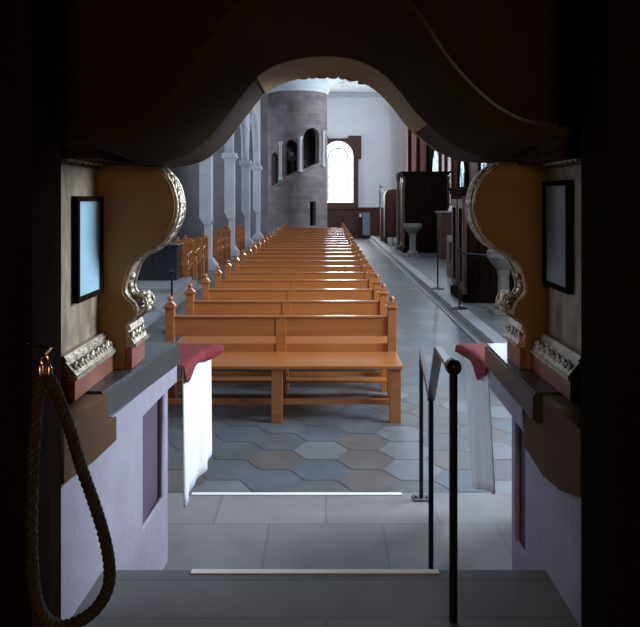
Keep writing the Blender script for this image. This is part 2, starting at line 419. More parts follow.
for k in range(34):
    a = -k*.35; z = .17*k; pts = []
    for (r, da) in ((.12, 0), (TR-.19, 0), (TR-.19, .4), (.12, .4)):
        pts.append((TC[0]+r*math.sin(a+da), TC[1]-r*math.cos(a+da)))
    prism(bm, pts, z, z+.17, axis='Z')
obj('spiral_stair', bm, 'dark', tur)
bm = B()
lathe(bm, [(TR+.02, 5.86), (TR+.05, 5.9), (TR+.05, 5.96), (TR+.09, 6.0), (TR+.12, 6.1), (TR+.2, 6.28), (TR+.36, 6.42), (TR+.42, 6.49)], (TC[0], TC[1], 0), 64)
shade(obj('cornice', bm, 'ceiling', tur))
def rail_path(p0, p1, off, y0, y1, n=10):
    out = []
    for k in range(n+1):
        px = p0+(p1-p0)*k/n; a = tx(px); z = tz(y0+(y1-y0)*k/n)
        out.append((TC[0]+(TR+off)*math.sin(a), TC[1]-(TR+off)*math.cos(a), z))
    return out
bm = tube(B(), rail_path(270, 322, .0, 189, 163), .035, 6); tube(bm, rail_path(274, 320, .0, 209, 199), .02, 6)
shade(obj('string_moulding', bm, 'turret', tur))
for px, t0, t1 in ((281.5, 142, 180), (300.5, 137, 172), (322.5, 130, 166)):
    a = tx(px); x = TC[0]+(TR+.03)*math.sin(a); y = TC[1]-(TR+.03)*math.cos(a)
    z0 = tz(t1); z1 = tz(t0)
    bm = lathe(B(), [(.09, 0), (.09, .05), (.055, .09), (.055, z1-z0-.12), (.09, z1-z0-.06), (.1, z1-z0)], (x, y, z0), 12)
    shade(obj('colonnette', bm, 'arcade', tur))

# ------------------------------------------------------------------ pews
def pew(name, label, group, x0, x1, yb, arms=False, back=(.597, .754), low=True, cat='pew'):
    """seat faces the altar (-Y); yb is the plane of the back posts"""
    t = thing(name, label, cat, ((x0+x1)/2, yb, 0), group)
    ys = yb-.54
    bm = B(); bx(bm, x0-.03, x1+.04, ys, yb-.02, .432, .463, bev=.008)
    obj('seat', bm, 'pew', t)
    obj('backrest', bx(B(), x0+.03, x1-.03, yb-.018, yb+.018, back[0], back[1], bev=.004), 'pew', t)
    bm = B(); bx(bm, x0+.02, x1-.02, yb-.028, yb+.03, back[1], back[1]+.018, bev=.006)
    obj('top_rail', bm, 'pew', t)
    if low: obj('lower_rail', box(x0+.03, x1-.03, yb-.015, yb+.015, .44, .53), 'pew', t)
    xs = [x0, x1] if cat == 'chair' else [x0, (x0+x1)/2, x1]
    for i, x in enumerate(xs):
        end = i in (0, len(xs)-1)
        if end:
            w = .038
            bm = bx(B(), x-w, x+w, yb-w, yb+w, 0, .842, bev=.004)
            post = obj('end_post', bm, 'pew', t)
            bm = B(); bx(bm, x-.052, x+.052, yb-.052, yb+.052, .842, .862, bev=.004)
            prism_p = [(x-.046, .862), (x+.046, .862), (x+.018, .895), (x-.018, .895)]
            prism(bm, prism_p, yb-.03, yb+.03)
            lathe(bm, [(.014, .89), (.012, .9), (.02, .906), (.026, .918), (.026, .926), (.018, .94), (.006, .946)], (x, yb, 0), 12)
            shade(obj('finial', bm, 'pew', post))
        else:
            obj('middle_post', bx(B(), x-.045, x+.045, yb-.024, yb+.024, .0, back[1], bev=.003), 'pew', t)
        xx = x-.02 if i == len(xs)-1 else (x+.02 if i == 0 else x)
        bm = bx(B(), xx-.045, xx+.045, ys+.015, ys+.07, 0, .435, bev=.004)
        obj('leg', bm, 'pew', t)
        obj('bearer', box(xx-.02, xx+.02, ys+.07, yb-.03, .36, .432), 'pew', t)
    obj('stretcher', box(x0+.03, x1-.03, ys+.12, ys+.15, .12, .16), 'pew', t)
    kn = bx(B(), x0+.03, x1-.03, yb+.16, yb+.28, .14, .165, bev=.004) if low else None
    if low:
        for x in xs: bx(kn, x-.02, x+.02, yb+.02, yb+.26, .03, .14)
        obj('kneeler', kn, 'pew', t)
    if arms:
        for x in (x0, x1):
            bm = tube(B(), smoothline([(x, yb-.04, .70), (x, yb-.3, .69), (x, yb-.46, .66), (x, yb-.47, .60), (x, yb-.42, .56), (x, yb-.44, .46)], 4), .02, 8)
            shade(obj('armrest', bm, 'pew', t))
    return t
def copy_tree(o, parent=None):
    c = o.copy(); COL.objects.link(c)
    if parent: c.parent = parent
    for ch in list(o.children): copy_tree(ch, c)
    return c
GP = 'row of orange-brown pews down the nave'
first = pew('church_pew', 'nearest orange-brown wooden pew, its whole seat and legs in view', GP, -1.36, .575, 6.12)
N = 21
for k in range(1, N):
    c = copy_tree(first); c.location.y += .895*k
    c['label'] = ('farthest orange-brown pew, in front of the west window' if k == N-1 else '%s orange-brown wooden pew in the central row, counted from the altar' % ordn[k])
GL = 'wooden armchairs standing left of the pews'
ys = [14.55, 15.41, 16.27, 18.42, 19.25, 20.08, 22.7, 23.6]
lf = pew('wooden_armchair', 'nearest wooden armchair left of the pews, beside the black instrument', GL, -3.27, -2.78, ys[0], True, (.42, .855), False, 'chair')
nm = ['', 'second wooden armchair of the trio before the nearest stone pier', 'third wooden armchair, right before the nearest stone pier',
      'first wooden armchair just beyond the nearest stone pier', 'middle wooden armchair between the two nearest stone piers', 'last wooden armchair before the second nearest stone pier',
      'first wooden armchair beyond the second nearest stone pier', 'farthest wooden armchair, between second and third stone piers']
for k in range(1, len(ys)):
    c = copy_tree(lf); c.location.y = ys[k]; c['label'] = nm[k]

# ------------------------------------------------------------------ left aisle things
struct('floor_podium', bx(bx(box(-6.9, -2.5, 9.6, 14.1, -.1, .07), -6.9, -2.6, 10.7, 14.1, .07, .145), -6.9, -2.7, 12.2, 14.1, .145, .22), 'kerb')
t = thing('organ_console', 'low black instrument console on a grey podium, left of the armchairs', 'organ', (-3.7, 13.6, .22))
obj('body', bx(B(), -4.6, -2.86, 13.4, 13.9, .22, .86, bev=.01), 'black', t)
obj('lid', bx(B(), -4.64, -2.83, 13.34, 13.94, .86, .91, bev=.01), 'black', t)
bm = B()
for k in range(4): bx(bm, -4.5+k*.4, -4.17+k*.4, 13.385, 13.4, .3, .8, bev=.004)
obj('panels', bm, 'black', t)
def rope_post(name, label, x, y, z, h, group=None):
    t = thing(name, label, 'post', (x, y, z), group)
    obj('base', lathe(B(), [(.12, 0), (.12, .012), (.05, .03), (.02, .04)], (x, y, z)), 'iron', t)
    obj('pole', lathe(B(), [(.014, .03), (.014, h-.05)], (x, y, z), 10), 'iron', t)
    shade(obj('knob', lathe(B(), [(.014, h-.06), (.026, h-.045), (.028, h-.025), (.012, h), (.003, h+.002)], (x, y, z), 12), 'iron', t))
    return t
rope_post('barrier_post', 'thin black post behind the left end of the nearest pew', -2.07, 9.4, 0, .84)
FZ = .11
rope_post('barrier_post', 'farther black rope post at the kerb right of the pews', 2.06, 12.9, FZ+.014, .94, 'black posts along the kerb')
rope_post('barrier_post', 'nearer black rope post at the kerb right of the pews', 2.02, 10.6, FZ+.014, .92, 'black posts along the kerb')
rope_post('barrier_post', 'farthest black post, beside the brown cabinet at the back', 2.35, 24.6, FZ, .9, 'black posts along the kerb')
def sag(a, b, s, n=14):
    a = Vector(a); b = Vector(b)
    return [a.lerp(b, k/n)-Vector((0, 0, s*4*(k/n)*(1-k/n))) for k in range(n+1)]
tag(obj('barrier_rope', tube(B(), sag((2.06, 10.6, .97), (3.4, 10.9, .97), .05), .011, 6), 'iron', smooth=True), 'black rope running right from the nearer kerb post', 'rope')

# ------------------------------------------------------------------ right aisle
def font(name, label, x, y, h, r):
    t = thing(name, label, 'font', (x, y, FZ))
    obj('plinth', bx(B(), x-r*.75, x+r*.75, y-r*.75, y+r*.75, FZ, FZ+.07, bev=.01), 'fontstone', t)
    shade(obj('shaft', lathe(B(), [(r*.62, .07), (r*.62, .12), (r*.42, .17), (r*.36, .2), (r*.34, h*.6), (r*.4, h*.66), (r*.42, h*.7)], (x, y, FZ), 8), 'fontstone', t), 30)
    shade(obj('bowl', lathe(B(), [(r*.42, h*.7), (r*.75, h*.8), (r*.95, h*.88), (r, h*.9), (r, h), (r*.88, h), (r*.7, h*.93), (r*.2, h*.9)], (x, y, FZ), 24), 'fontstone', t), 30)
font('stone_font', 'pale stone font on a pedestal before the dark confessional', 2.5, 20.2, .95, .27)
font('stone_font', 'pale stone pedestal font partly hidden by the right scroll bracket', 2.6, 10.25, .92, .24)
# dark confessional
def confessional(label, x0, x1, y0, y1, zt_, name='confessional'):
    t = thing(name, label, 'confessional', ((x0+x1)/2, y0, FZ))
    obj('body', bx(B(), x0, x1, y0, y1, FZ, zt_-.12, bev=.01), 'darkwood', t)
    bm = bx(bx(B(), x0-.05, x1+.05, y0-.05, y1+.05, zt_-.12, zt_-.05, bev=.01), x0-.1, x1+.1, y0-.1, y1+.1, zt_-.05, zt_, bev=.01)
    obj('cornice', bm, 'darkwood', t)
    obj('base', box(x0-.04, x1+.04, y0-.04, y1+.04, FZ, FZ+.14), 'darkwood', t)
    n = 3; w = (x1-x0)/n
    for k in range(n):
        a, b = x0+k*w+.06, x0+(k+1)*w-.06
        bm = shape([[(a, FZ+.2), (b, FZ+.2), (b, zt_-.2), (a, zt_-.2)], [(a+.06, FZ+.3), (b-.06, FZ+.3), (b-.06, zt_-.35), (a+.06, zt_-.35)]], y0-.03, y0)
        obj('panel', bm, 'darkwood', t)
    m = (y1-y0)/2
    for k in range(2):
        a, b = y0+k*m+.05, y0+(k+1)*m-.05
        obj('side_panel', shape([[(a, FZ+.2), (b, FZ+.2), (b, zt_-.2), (a, zt_-.2)], [(a+.08, FZ+.3), (b-.08, FZ+.3), (b-.08, zt_-.35), (a+.08, zt_-.35)]], x0-.03, x0, axis='X'), 'redwood', t)
    for x in (x0-.02, x1+.02):
        bm = lathe(B(), [(.05, .14), (.05, .2), (.03, .26), (.04, .6), (.028, .7), (.036, zt_-FZ-.6), (.05, zt_-FZ-.4), (.03, zt_-FZ-.3), (.055, zt_-FZ-.15)], (x, y0-.06, FZ), 12)
        shade(obj('turned_column', bm, 'redwood', t))
confessional('large nearly black confessional behind the far stone font', 2.42, 3.75, 21.6, 22.6, 2.62)
confessional('dark brown confessional beside the near stone font, behind the rope post', 2.25, 3.3, 11.3, 12.4, 1.98)
# brown cabinet with rounded top, farther back
t = thing('wooden_cabinet', 'brown rounded-top wooden cabinet by the white back wall', 'cabinet', (2.55, 26, FZ))
obj('body', prism(B(), [(2.16, FZ+.25), (2.85, FZ+.25), (2.85, 2.12)]+[(2.4-.24*math.sin(PI/2*k/6), 1.88+.24*math.cos(PI/2*k/6)) for k in range(7)], 25.6, 26.3), 'redwood', t)
for x in (2.22, 2.79):
    for y in (25.66, 26.24): obj('leg', lathe(B(), [(.025, 0), (.04, .1), (.03, .26)], (x, y, FZ), 10), 'redwood', t)
for k in range(2): obj('door', bx(B(), 2.22+k*.3, 2.49+k*.3, 25.57, 25.6, .5, 1.8, bev=.006), 'redwood', t)
# pale statue on the cabinet's far side
bm = lathe(B(), [(.12, 0), (.14, .05), (.12, .1), (.1, .4), (.12, .6), (.1, .72), (.045, .78)], (2.17, 27.5, 1.4), 14); ball(bm, (2.17, 27.5, 2.28), .08, (1, 1, 1.2), 12)
st = thing('figure_on_pedestal', 'small pale figure on a brown pedestal behind the brown cabinet', 'statue', (2.17, 27.5, FZ))
shade(obj('figure', bm, 'skin', st)); obj('pedestal', bx(B(), 2.14, 2.34, 27.35, 27.65, FZ, 1.4, bev=.01), 'redwood', st)
# pale turned post standing in for the confessional's brightly lit edge
bm = lathe(B(), [(.1, 0), (.1, .1), (.05, .16), (.045, 1.0), (.06, 1.1), (.045, 1.2), (.045, 2.2), (.07, 2.3), (.07, 2.36)], (2.36, 22.9, FZ), 12)
pc = thing('lit_edge_post', 'slender pale post standing in for the lit edge of the dark confessional', 'candlestick', (2.36, 22.9, FZ))
shade(obj('pole', bm, 'fontstone', pc)); shade(obj('head', ball(B(), (2.36, 22.9, FZ+2.44), .11, (1, 1, .9), 12), 'skin', pc))
# side altar against the back right corner
t = thing('side_altar', 'side altar with pink marble panels and dark columns, right of the white wall', 'altar', (4.0, 29.2, FZ))
obj('table', bx(B(), 3.55, 4.35, 28.3, 29.2, FZ, 1.15, bev=.01), 'redmarble', t)
obj('back_panel', bx(B(), 3.42, 4.36, 29.3, 29.6, FZ, 5.5), 'pink', t)
for x in (3.5, 3.85, 4.25):
    shade(obj('column', lathe(B(), [(.11, .9), (.11, 1.0), (.075, 1.06), (.065, 4.9), (.1, 5.0), (.12, 5.1)], (x, 29.18, FZ), 14), 'darkwood', t))
obj('entablature', bx(bx(B(), 3.36, 4.36, 29.02, 29.3, 5.21, 5.4, bev=.01), 3.3, 4.36, 28.98, 29.3, 5.4, 5.5), 'darkwood', t)
# stained windows on the right wall with frames
def side_window(n, y0, y1, z0, z1):
    zz = z1-(y1-y0)/2
    o = struct('window_%d' % n, shape([arch_pts((y0+y1)/2, y1-y0, z0, zz)], XR-.05, XR-.02, axis='X'), 'stained')
    lp = [arch_pts((y0+y1)/2, y1-y0+.3, z0-.15, zz), arch_pts((y0+y1)/2, y1-y0, z0, zz)]
    obj('window_frame', shape(lp, XR-.12, XR-.002, axis='X'), 'darkwood', o)
    bm = B()
    for k in range(1, 3): bx(bm, XR-.08, XR-.05, y0+(y1-y0)*k/3-.02, y0+(y1-y0)*k/3+.02, z0, zz)
    for k in range(1, 4): bx(bm, XR-.08, XR-.05, y0, y1, z0+(zz-z0)*k/4-.015, z0+(zz-z0)*k/4+.015)
    obj('glazing_bar', bm, 'leading', o)
side_window(2, 26.6, 28.6, 2.55, 3.8); side_window(3, 21.7, 22.7, 2.0, 3.1); side_window(4, 18.6, 19.6, 2.5, 3.4)
# pink marble wall altar between the windows, cupboard with books before it
t = thing('wall_altar', 'pink framed wall panel between the two blue windows, above the cupboard', 'altar panel', (XR-.1, 24.8, 1.6))
obj('panel', box(XR-.1, XR-.01, 23.5, 26.2, 1.6, 4.2), 'pink', t)
for y in (23.5, 24.85, 26.1): obj('pilaster', bx(B(), XR-.2, XR-.1, y, y+.18, 1.6, 4.2, bev=.01), 'redwood', t)
obj('sill', bx(B(), XR-.3, XR-.01, 23.4, 26.3, 1.5, 1.6, bev=.01), 'fontstone', t)
t = thing('cupboard', 'brown cupboard with pale top right of the large confessional', 'cupboard', (3.4, 19.4, FZ))
obj('body', bx(B(), 3.15, 3.75, 19.2, 19.9, FZ, 1.38, bev=.01), 'redwood', t)
obj('top', bx(B(), 3.1, 3.8, 19.15, 19.95, 1.38, 1.43, bev=.01), 'fontstone', t)
obj('door', bx(B(), 3.2, 3.7, 19.18, 19.2, .3, 1.3, bev=.006), 'redwood', t)
bm = B(); prism(bm, [(3.42, 1.43), (3.66, 1.43), (3.62, 1.56), (3.5, 1.6)], 19.4, 19.7)
tag(obj('folded_cloth', bm, 'whitecloth'), 'small white folded cloth lying on the brown cupboard', 'cloth')
# kneeler near the rope post
t = thing('prayer_stool', 'small dark prayer stool between cupboard and nearer confessional', 'stool', (2.9, 15.2, FZ))
obj('desk', prism(B(), [(15.0, .82), (15.35, .95), (15.35, .98), (15.0, .86)], 2.65, 3.15, axis='X'), 'redwood', t)
obj('kneeler', bx(B(), 2.65, 3.15, 14.7, 15.0, .24, .29, bev=.005), 'redwood', t)
for x in (2.65, 3.11): obj('side_panel', prism(B(), [(14.72, FZ), (15.38, FZ), (15.38, .95), (15.05, .83), (15.05, .4), (14.72, .25)], x, x+.04, axis='X'), 'redwood', t)
# blue-grey board by the back wall
bb = thing('notice_stand', 'narrow blue-grey board standing before the dark wainscot', 'board', (1.83, 30.9, 0))
obj('board', bx(B(), 1.62, 1.94, 30.9, 30.96, .15, 1.15, bev=.01), 'bluegrey', bb); obj('foot', bx(bx(B(), 1.66, 1.70, 30.75, 31.1, 0, .17), 1.86, 1.90, 30.75, 31.1, 0, .17), 'iron', bb)
bx_ = obj('wall_box', bx(B(), 1.50, 1.58, YB-.17, YB-.1, .95, 1.1), 'whitewall'); tag(bx_, 'tiny white box on the wainscot left of the blue-grey board', 'box')

# ------------------------------------------------------------------ altar pedestals (masonry) left and right
def pier(side, label):
    s = side
    nearx, farx = (-.695, -.655) if s < 0 else (.675, .67)
    t = thing('altar_pedestal', label, 'pedestal', (s*1.2, 2.35, .3))
    def fx(y): return nearx+(farx-nearx)*(y-1.8)/1.1
    th = .028
    # face with a niche
    ye, n0, n1 = (2.9, 2.55, 2.85) if s < 0 else (2.53, 2.36, 2.49)
    bm = shape([[(1.8, .3), (ye, .3), (ye, 1.04), (1.8, 1.04)], [(n0, .585), (n1, .585), (n1, 1.005), (n0, 1.005)]], 0, th, axis='X')
    for v in bm.verts: v.co.x = fx(v.co.y)+s*v.co.x
    obj('face', bm, 'plaster', t)
    bm = bx(B(), min(s*.79, s*2.2), max(s*.79, s*2.2), 1.8, ye-.002, .3, 1.04); obj('core', bm, 'plaster', t)
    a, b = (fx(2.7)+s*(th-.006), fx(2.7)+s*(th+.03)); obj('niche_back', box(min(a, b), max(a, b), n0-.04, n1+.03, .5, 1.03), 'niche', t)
    # cap and ledge
    if s < 0:
        cap = [(-.668, 2.19), (-.618, 2.90), (-2.2, 2.90), (-2.2, 2.19)]
        led = [(-.677, 2.13), (-.600, 2.88), (-2.2, 2.92), (-2.2, 2.13)]
    else:
        cap = [(.645, 2.30), (.655, 2.80), (2.2, 2.80), (2.2, 2.30)]
        led = [(.628, 2.12), (.645, 2.85), (2.2, 2.92), (2.2, 2.12)]
    obj('cap_stone', prism(B(), cap, 1.04, 1.115, axis='Z'), 'plaster', t)
    bm = prism(B(), led, 1.115, 1.21, axis='Z')
    bmesh.ops.bevel(bm, geom=list(bm.edges), offset=.008, segments=2, affect='EDGES')
    obj('ledge', bm, 'ledge', t)
    # brown board with curved lower edge at the near end
    pts = [(1.80, 1.205), (1.80, 1.065), (2.0, 1.045), (2.20, 1.04), (2.20, 1.113), (2.12, 1.113), (2.12, 1.205)] if s < 0 else [(1.80, 1.205), (1.80, 1.03), (1.95, .985), (2.1, .965), (2.295, .985), (2.295, 1.113), (2.11, 1.113), (2.11, 1.205)]
    bm = shape([pts], 0, .03, axis='X')
    for v in bm.verts: v.co.x = fx(v.co.y)-s*.022+s*v.co.x*3
    obj('skirt_board', bm, 'ochre', t)
    return t
pier(-1, 'lilac plastered stone pedestal with dark ledge under the left bracket')
pier(1, 'shadowed plastered stone pedestal with dark ledge under the right bracket')

# altar tables beyond with cloths
def sheet(bm, grid, th=.003):
    """grid of points -> thin solid sheet"""
    n, m_ = len(grid), len(grid[0])
    V = [[bm.verts.new(p) for p in row] for row in grid]
    for i in range(n-1):
        for j in range(m_-1): bm.faces.new((V[i][j], V[i][j+1], V[i+1][j+1], V[i+1][j]))
    bmesh.ops.recalc_face_normals(bm, faces=bm.faces)
    bmesh.ops.solidify(bm, geom=list(bm.faces), thickness=th)
    return bm
def table(s, xn, xf, lab, labw, labr):
    """xn, xf: the inner end of the table at its near and far corner"""
    t = thing('side_altar_table', lab, 'altar table', (s*1.3, 3.15, .3))
    obj('tabletop', prism(B(), [(xn+s*.012, 2.97), (xf+s*.012, 3.35), (s*2.0, 3.35), (s*2.0, 2.97)], 1.03, 1.085, axis='Z'), 'plaster', t)
    a, b = sorted((s*1.0, s*1.95)); obj('body', bx(B(), a, b, 3.0, 3.32, .3, 1.03, bev=.01), 'plaster', t)
    ny = 30; rows = []
    for j in range(ny+1):
        f = j/ny; row = []; xi = xn+(xf-xn)*f
        low = .505+.06*f if s < 0 else .56-.15*f
        for k in range(-3, 13):
            if k <= 0: x, z, y = xi-s*k*.16, 1.0885+.001*(-k > 0), 2.955+.41*f
            else:
                g = k/12; z = 1.0885+(low-1.0885)*g
                wave = (.009*math.sin(f*10+1)+.006*math.sin(f*21))*g
                if s < 0: x = xi+.008+wave+(.012*f-.004)*g; y = 2.925+.45*f
                else: x = xi-.008-wave*.8+(.036*(1-f)+.034*f)*g; y = 2.93+.44*f
            row.append((x, y, z))
        rows.append(row)
    w = obj('altar_cloth', sheet(B(), rows), 'whitecloth', smooth=True); tag(w, labw, 'cloth', 'white cloths hanging from the side tables')
    rows = []
    for j in range(ny+1):
        f = j/ny; xi = xn+(xf-xn)*f
        if s < 0: drop = .035+.024*math.exp(-((f-.10)/.14)**2)+.012*math.sin(f*9+1); ov = .014+.05*max(0, f-.7)/.3
        else: drop = .03+.055*math.exp(-((f-.30)/.16)**2); ov = .014+.03*max(0, f-.6)/.4
        path = [(xi+s*.6, 1.097), (xi+s*.3, 1.097), (xi+s*.02, 1.098), (xi-s*.008, 1.097), (xi-s*ov, 1.09), (xi-s*(ov+.004), 1.09-drop*.5), (xi-s*(ov+.006), 1.09-drop)]
        rows.append([(x, 2.925+.455*f, z) for x, z in path])
    r = obj('table_runner', sheet(B(), rows), 'redcloth', smooth=True); tag(r, labr, 'cloth', 'red runners on the side tables')
table(-1, -.605, -.562, 'side table behind the left pedestal, under red and white cloths', 'bright white cloth hanging beside the left pedestal', 'wine-red cloth on top of the left white cloth')
table(1, .685, .672, 'side table behind the right pedestal, under red and white cloths', 'bluish white cloth hanging beside the right pedestal', 'wine-red cloth on top of the right white cloth')

# nosing strips
tag(obj('nosing_strip', bx(B(), -.68, .385, 3.53, 3.558, .30, .304), 'tape'), 'farther white strip along the edge of the lower step', 'step strip', 'white nosing strips')
tag(obj('nosing_strip', bx(B(), -.41, .343, 2.12, 2.143, .66, .664), 'tape'), 'nearer white strip along the edge of the dark upper step', 'step strip', 'white nosing strips')

# ------------------------------------------------------------------ handrail
A = (.475, 3.49); Bp = (.42, 2.80); Cp = (.343, 1.885)
t = thing('handrail', 'black iron stair handrail with flat sloping bar and round knob', 'handrail', (Bp[0], Bp[1], .3))
for (x, y), z0, z1, r in ((A, .30, 1.03, .0105), (Bp, .30, .99, .0105), (Cp, .66, 1.34, .0115)):
    obj('post', lathe(B(), [(r, 0), (r, z1-z0)], (x, y, z0), 12), 'iron', t)
    if z0 > .5: continue
    bm = bx(B(), x-.04, x+.04, y-.035, y+.035, z0, z0+.008, bev=.002)
    for dx in (-.028, .028): ball(bm, (x+dx, y, z0+.01), .007, seg=8)
    obj('base_plate', bm, 'flatbar', t)
def flat(bm, a, b, w, h):
    a = Vector(a); b = Vector(b); d = (b-a).normalized(); sx = Vector((1, 0, 0)); sx = (sx-d*sx.dot(d)).normalized(); up = sx.cross(d)
    q = []
    for p in (a, b): q.append([bm.verts.new(p+sx*i*w/2+up*j*h/2) for i, j in ((-1, -1), (1, -1), (1, 1), (-1, 1))])
    bm.faces.new(q[0]); bm.faces.new(q[1][::-1])
    for k in range(4): bm.faces.new((q[0][k], q[0][(k+1) % 4], q[1][(k+1) % 4], q[1][k]))
K = (.37, 2.30, 1.305)
bm = B(); flat(bm, (A[0], A[1]+.02, 1.035), (Bp[0], Bp[1], .995), .018, .03)
flat(bm, (Bp[0], Bp[1], .995), K, .03, .012); flat(bm, K, (Cp[0], Cp[1], 1.335), .024, .012)
obj('rail', bm, 'flatbar', t)
bm = ball(B(), (Cp[0], Cp[1], 1.345), .022, seg=18); tube(bm, [(Cp[0], Cp[1]-.01, 1.345), (Cp[0], Cp[1]+.02, 1.345)], .021, 14)
shade(obj('knob', bm, 'iron', t))

# ------------------------------------------------------------------ the retable seen from behind
ret = thing('altarpiece', 'dark wooden back of an altarpiece with curved arch and silver-edged scroll brackets', 'altarpiece', (0, 2.3, 1.212))
ret['label'] = 'dark wooden altarpiece with curved arch and silver-edged scroll brackets framing the view'
far = [(150, 167), (165, 168), (184, 166.5), (205, 159.6), (221, 147), (233, 133), (245, 117), (257, 101.5), (268, 90), (283, 82), (303, 76.5), (328, 74.5),
       (353, 78), (375, 88.5), (392, 105), (404, 121), (415, 133), (428, 144.5), (443, 154.5), (462, 161.5), (485, 163), (505, 163)]
D1 = 2.55
path = [Vector((*xz(px, py, D1), 0)) for px, py in far]
path = [(p.x, p.y) for p in smoothline(path, 4)]
ZTOP = 4.2
D0 = 2.2
bm = shape([path+[(.95, path[-1][1]), (.95, 3.2), (-.95, 3.2), (-.95, path[0][1])]], D0, D1)
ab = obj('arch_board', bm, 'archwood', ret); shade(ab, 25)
# lighter gilded strip on the soffit
seg = [p for p in path if xz(264, 0, D1)[0] <= p[0] <= xz(418, 0, D1)[0]]
def normals(seg):
    out = []
    for i, p in enumerate(seg):
        a = seg[max(i-1, 0)]; b = seg[min(i+1, len(seg)-1)]
        t_ = Vector((b[0]-a[0], b[1]-a[1])).normalized(); out.append(Vector((t_.y, -t_.x)))
    return out
nn = normals(seg)
inner = [(p[0]+n.x*.006, p[1]+n.y*.006) for p, n in zip(seg, nn)]
outr = [(p[0]-n.x*.002, p[1]-n.y*.002) for p, n in zip(seg, nn)]
shade(obj('gilded_strip', shape([inner+outr[::-1]], D0+.004, D1-.004), 'goldwood', ab), 25)
# silver bead and little drooping leaves along the far edge
bm = tube(B(), [(p[0], D1+.006, p[1]+.004) for p in path[8:-12]], .005, 8)
for px, py, r in ((283, 81, .014), (292, 79, .011), (303, 77.5, .015), (313, 77, .012), (322, 76.5, .016), (333, 77, .014), (343, 78, .011), (352, 79.5, .015), (362, 83, .012)):
    x, z = xz(px, py, D1+.02); ball(bm, (x, D1+.014, z), r, (1.5, .7, .62), 10)
shade(obj('leaf_border', bm, 'silver', ab))
# cove sweeping outwards towards the camera
mid = -.015
nn = normals(path)
rows = []
for j in range(9):
    f = j/8
    off = .035+.17*(1-math.cos(f*PI/2)); y = D0-.002-.34*math.sin(f*PI/2)
    rows.append([(p[0]*(1+.10*f), y, p[1]+.012+.10*off+(p[1]-1.915)*.30*math.sin(f*PI/2)+.035*f) for p in path if abs(p[0]) < .575])
bm = sheet(B(), rows, .02)
shade(obj('arch_cove', bm, 'cove', ab), 40)
# back boarding above and beside
bm = B()
for k in range(14):
    x = -2.2+k*4.4/14; bx(bm, x+.002, x+4.4/14-.002, 2.1, 2.19, 2.62, 6.49)
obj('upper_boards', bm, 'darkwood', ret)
struct('trim_rear_header', box(-2.2, 2.2, 1.80, 2.09, 2.62, 3.1), 'darkwood')

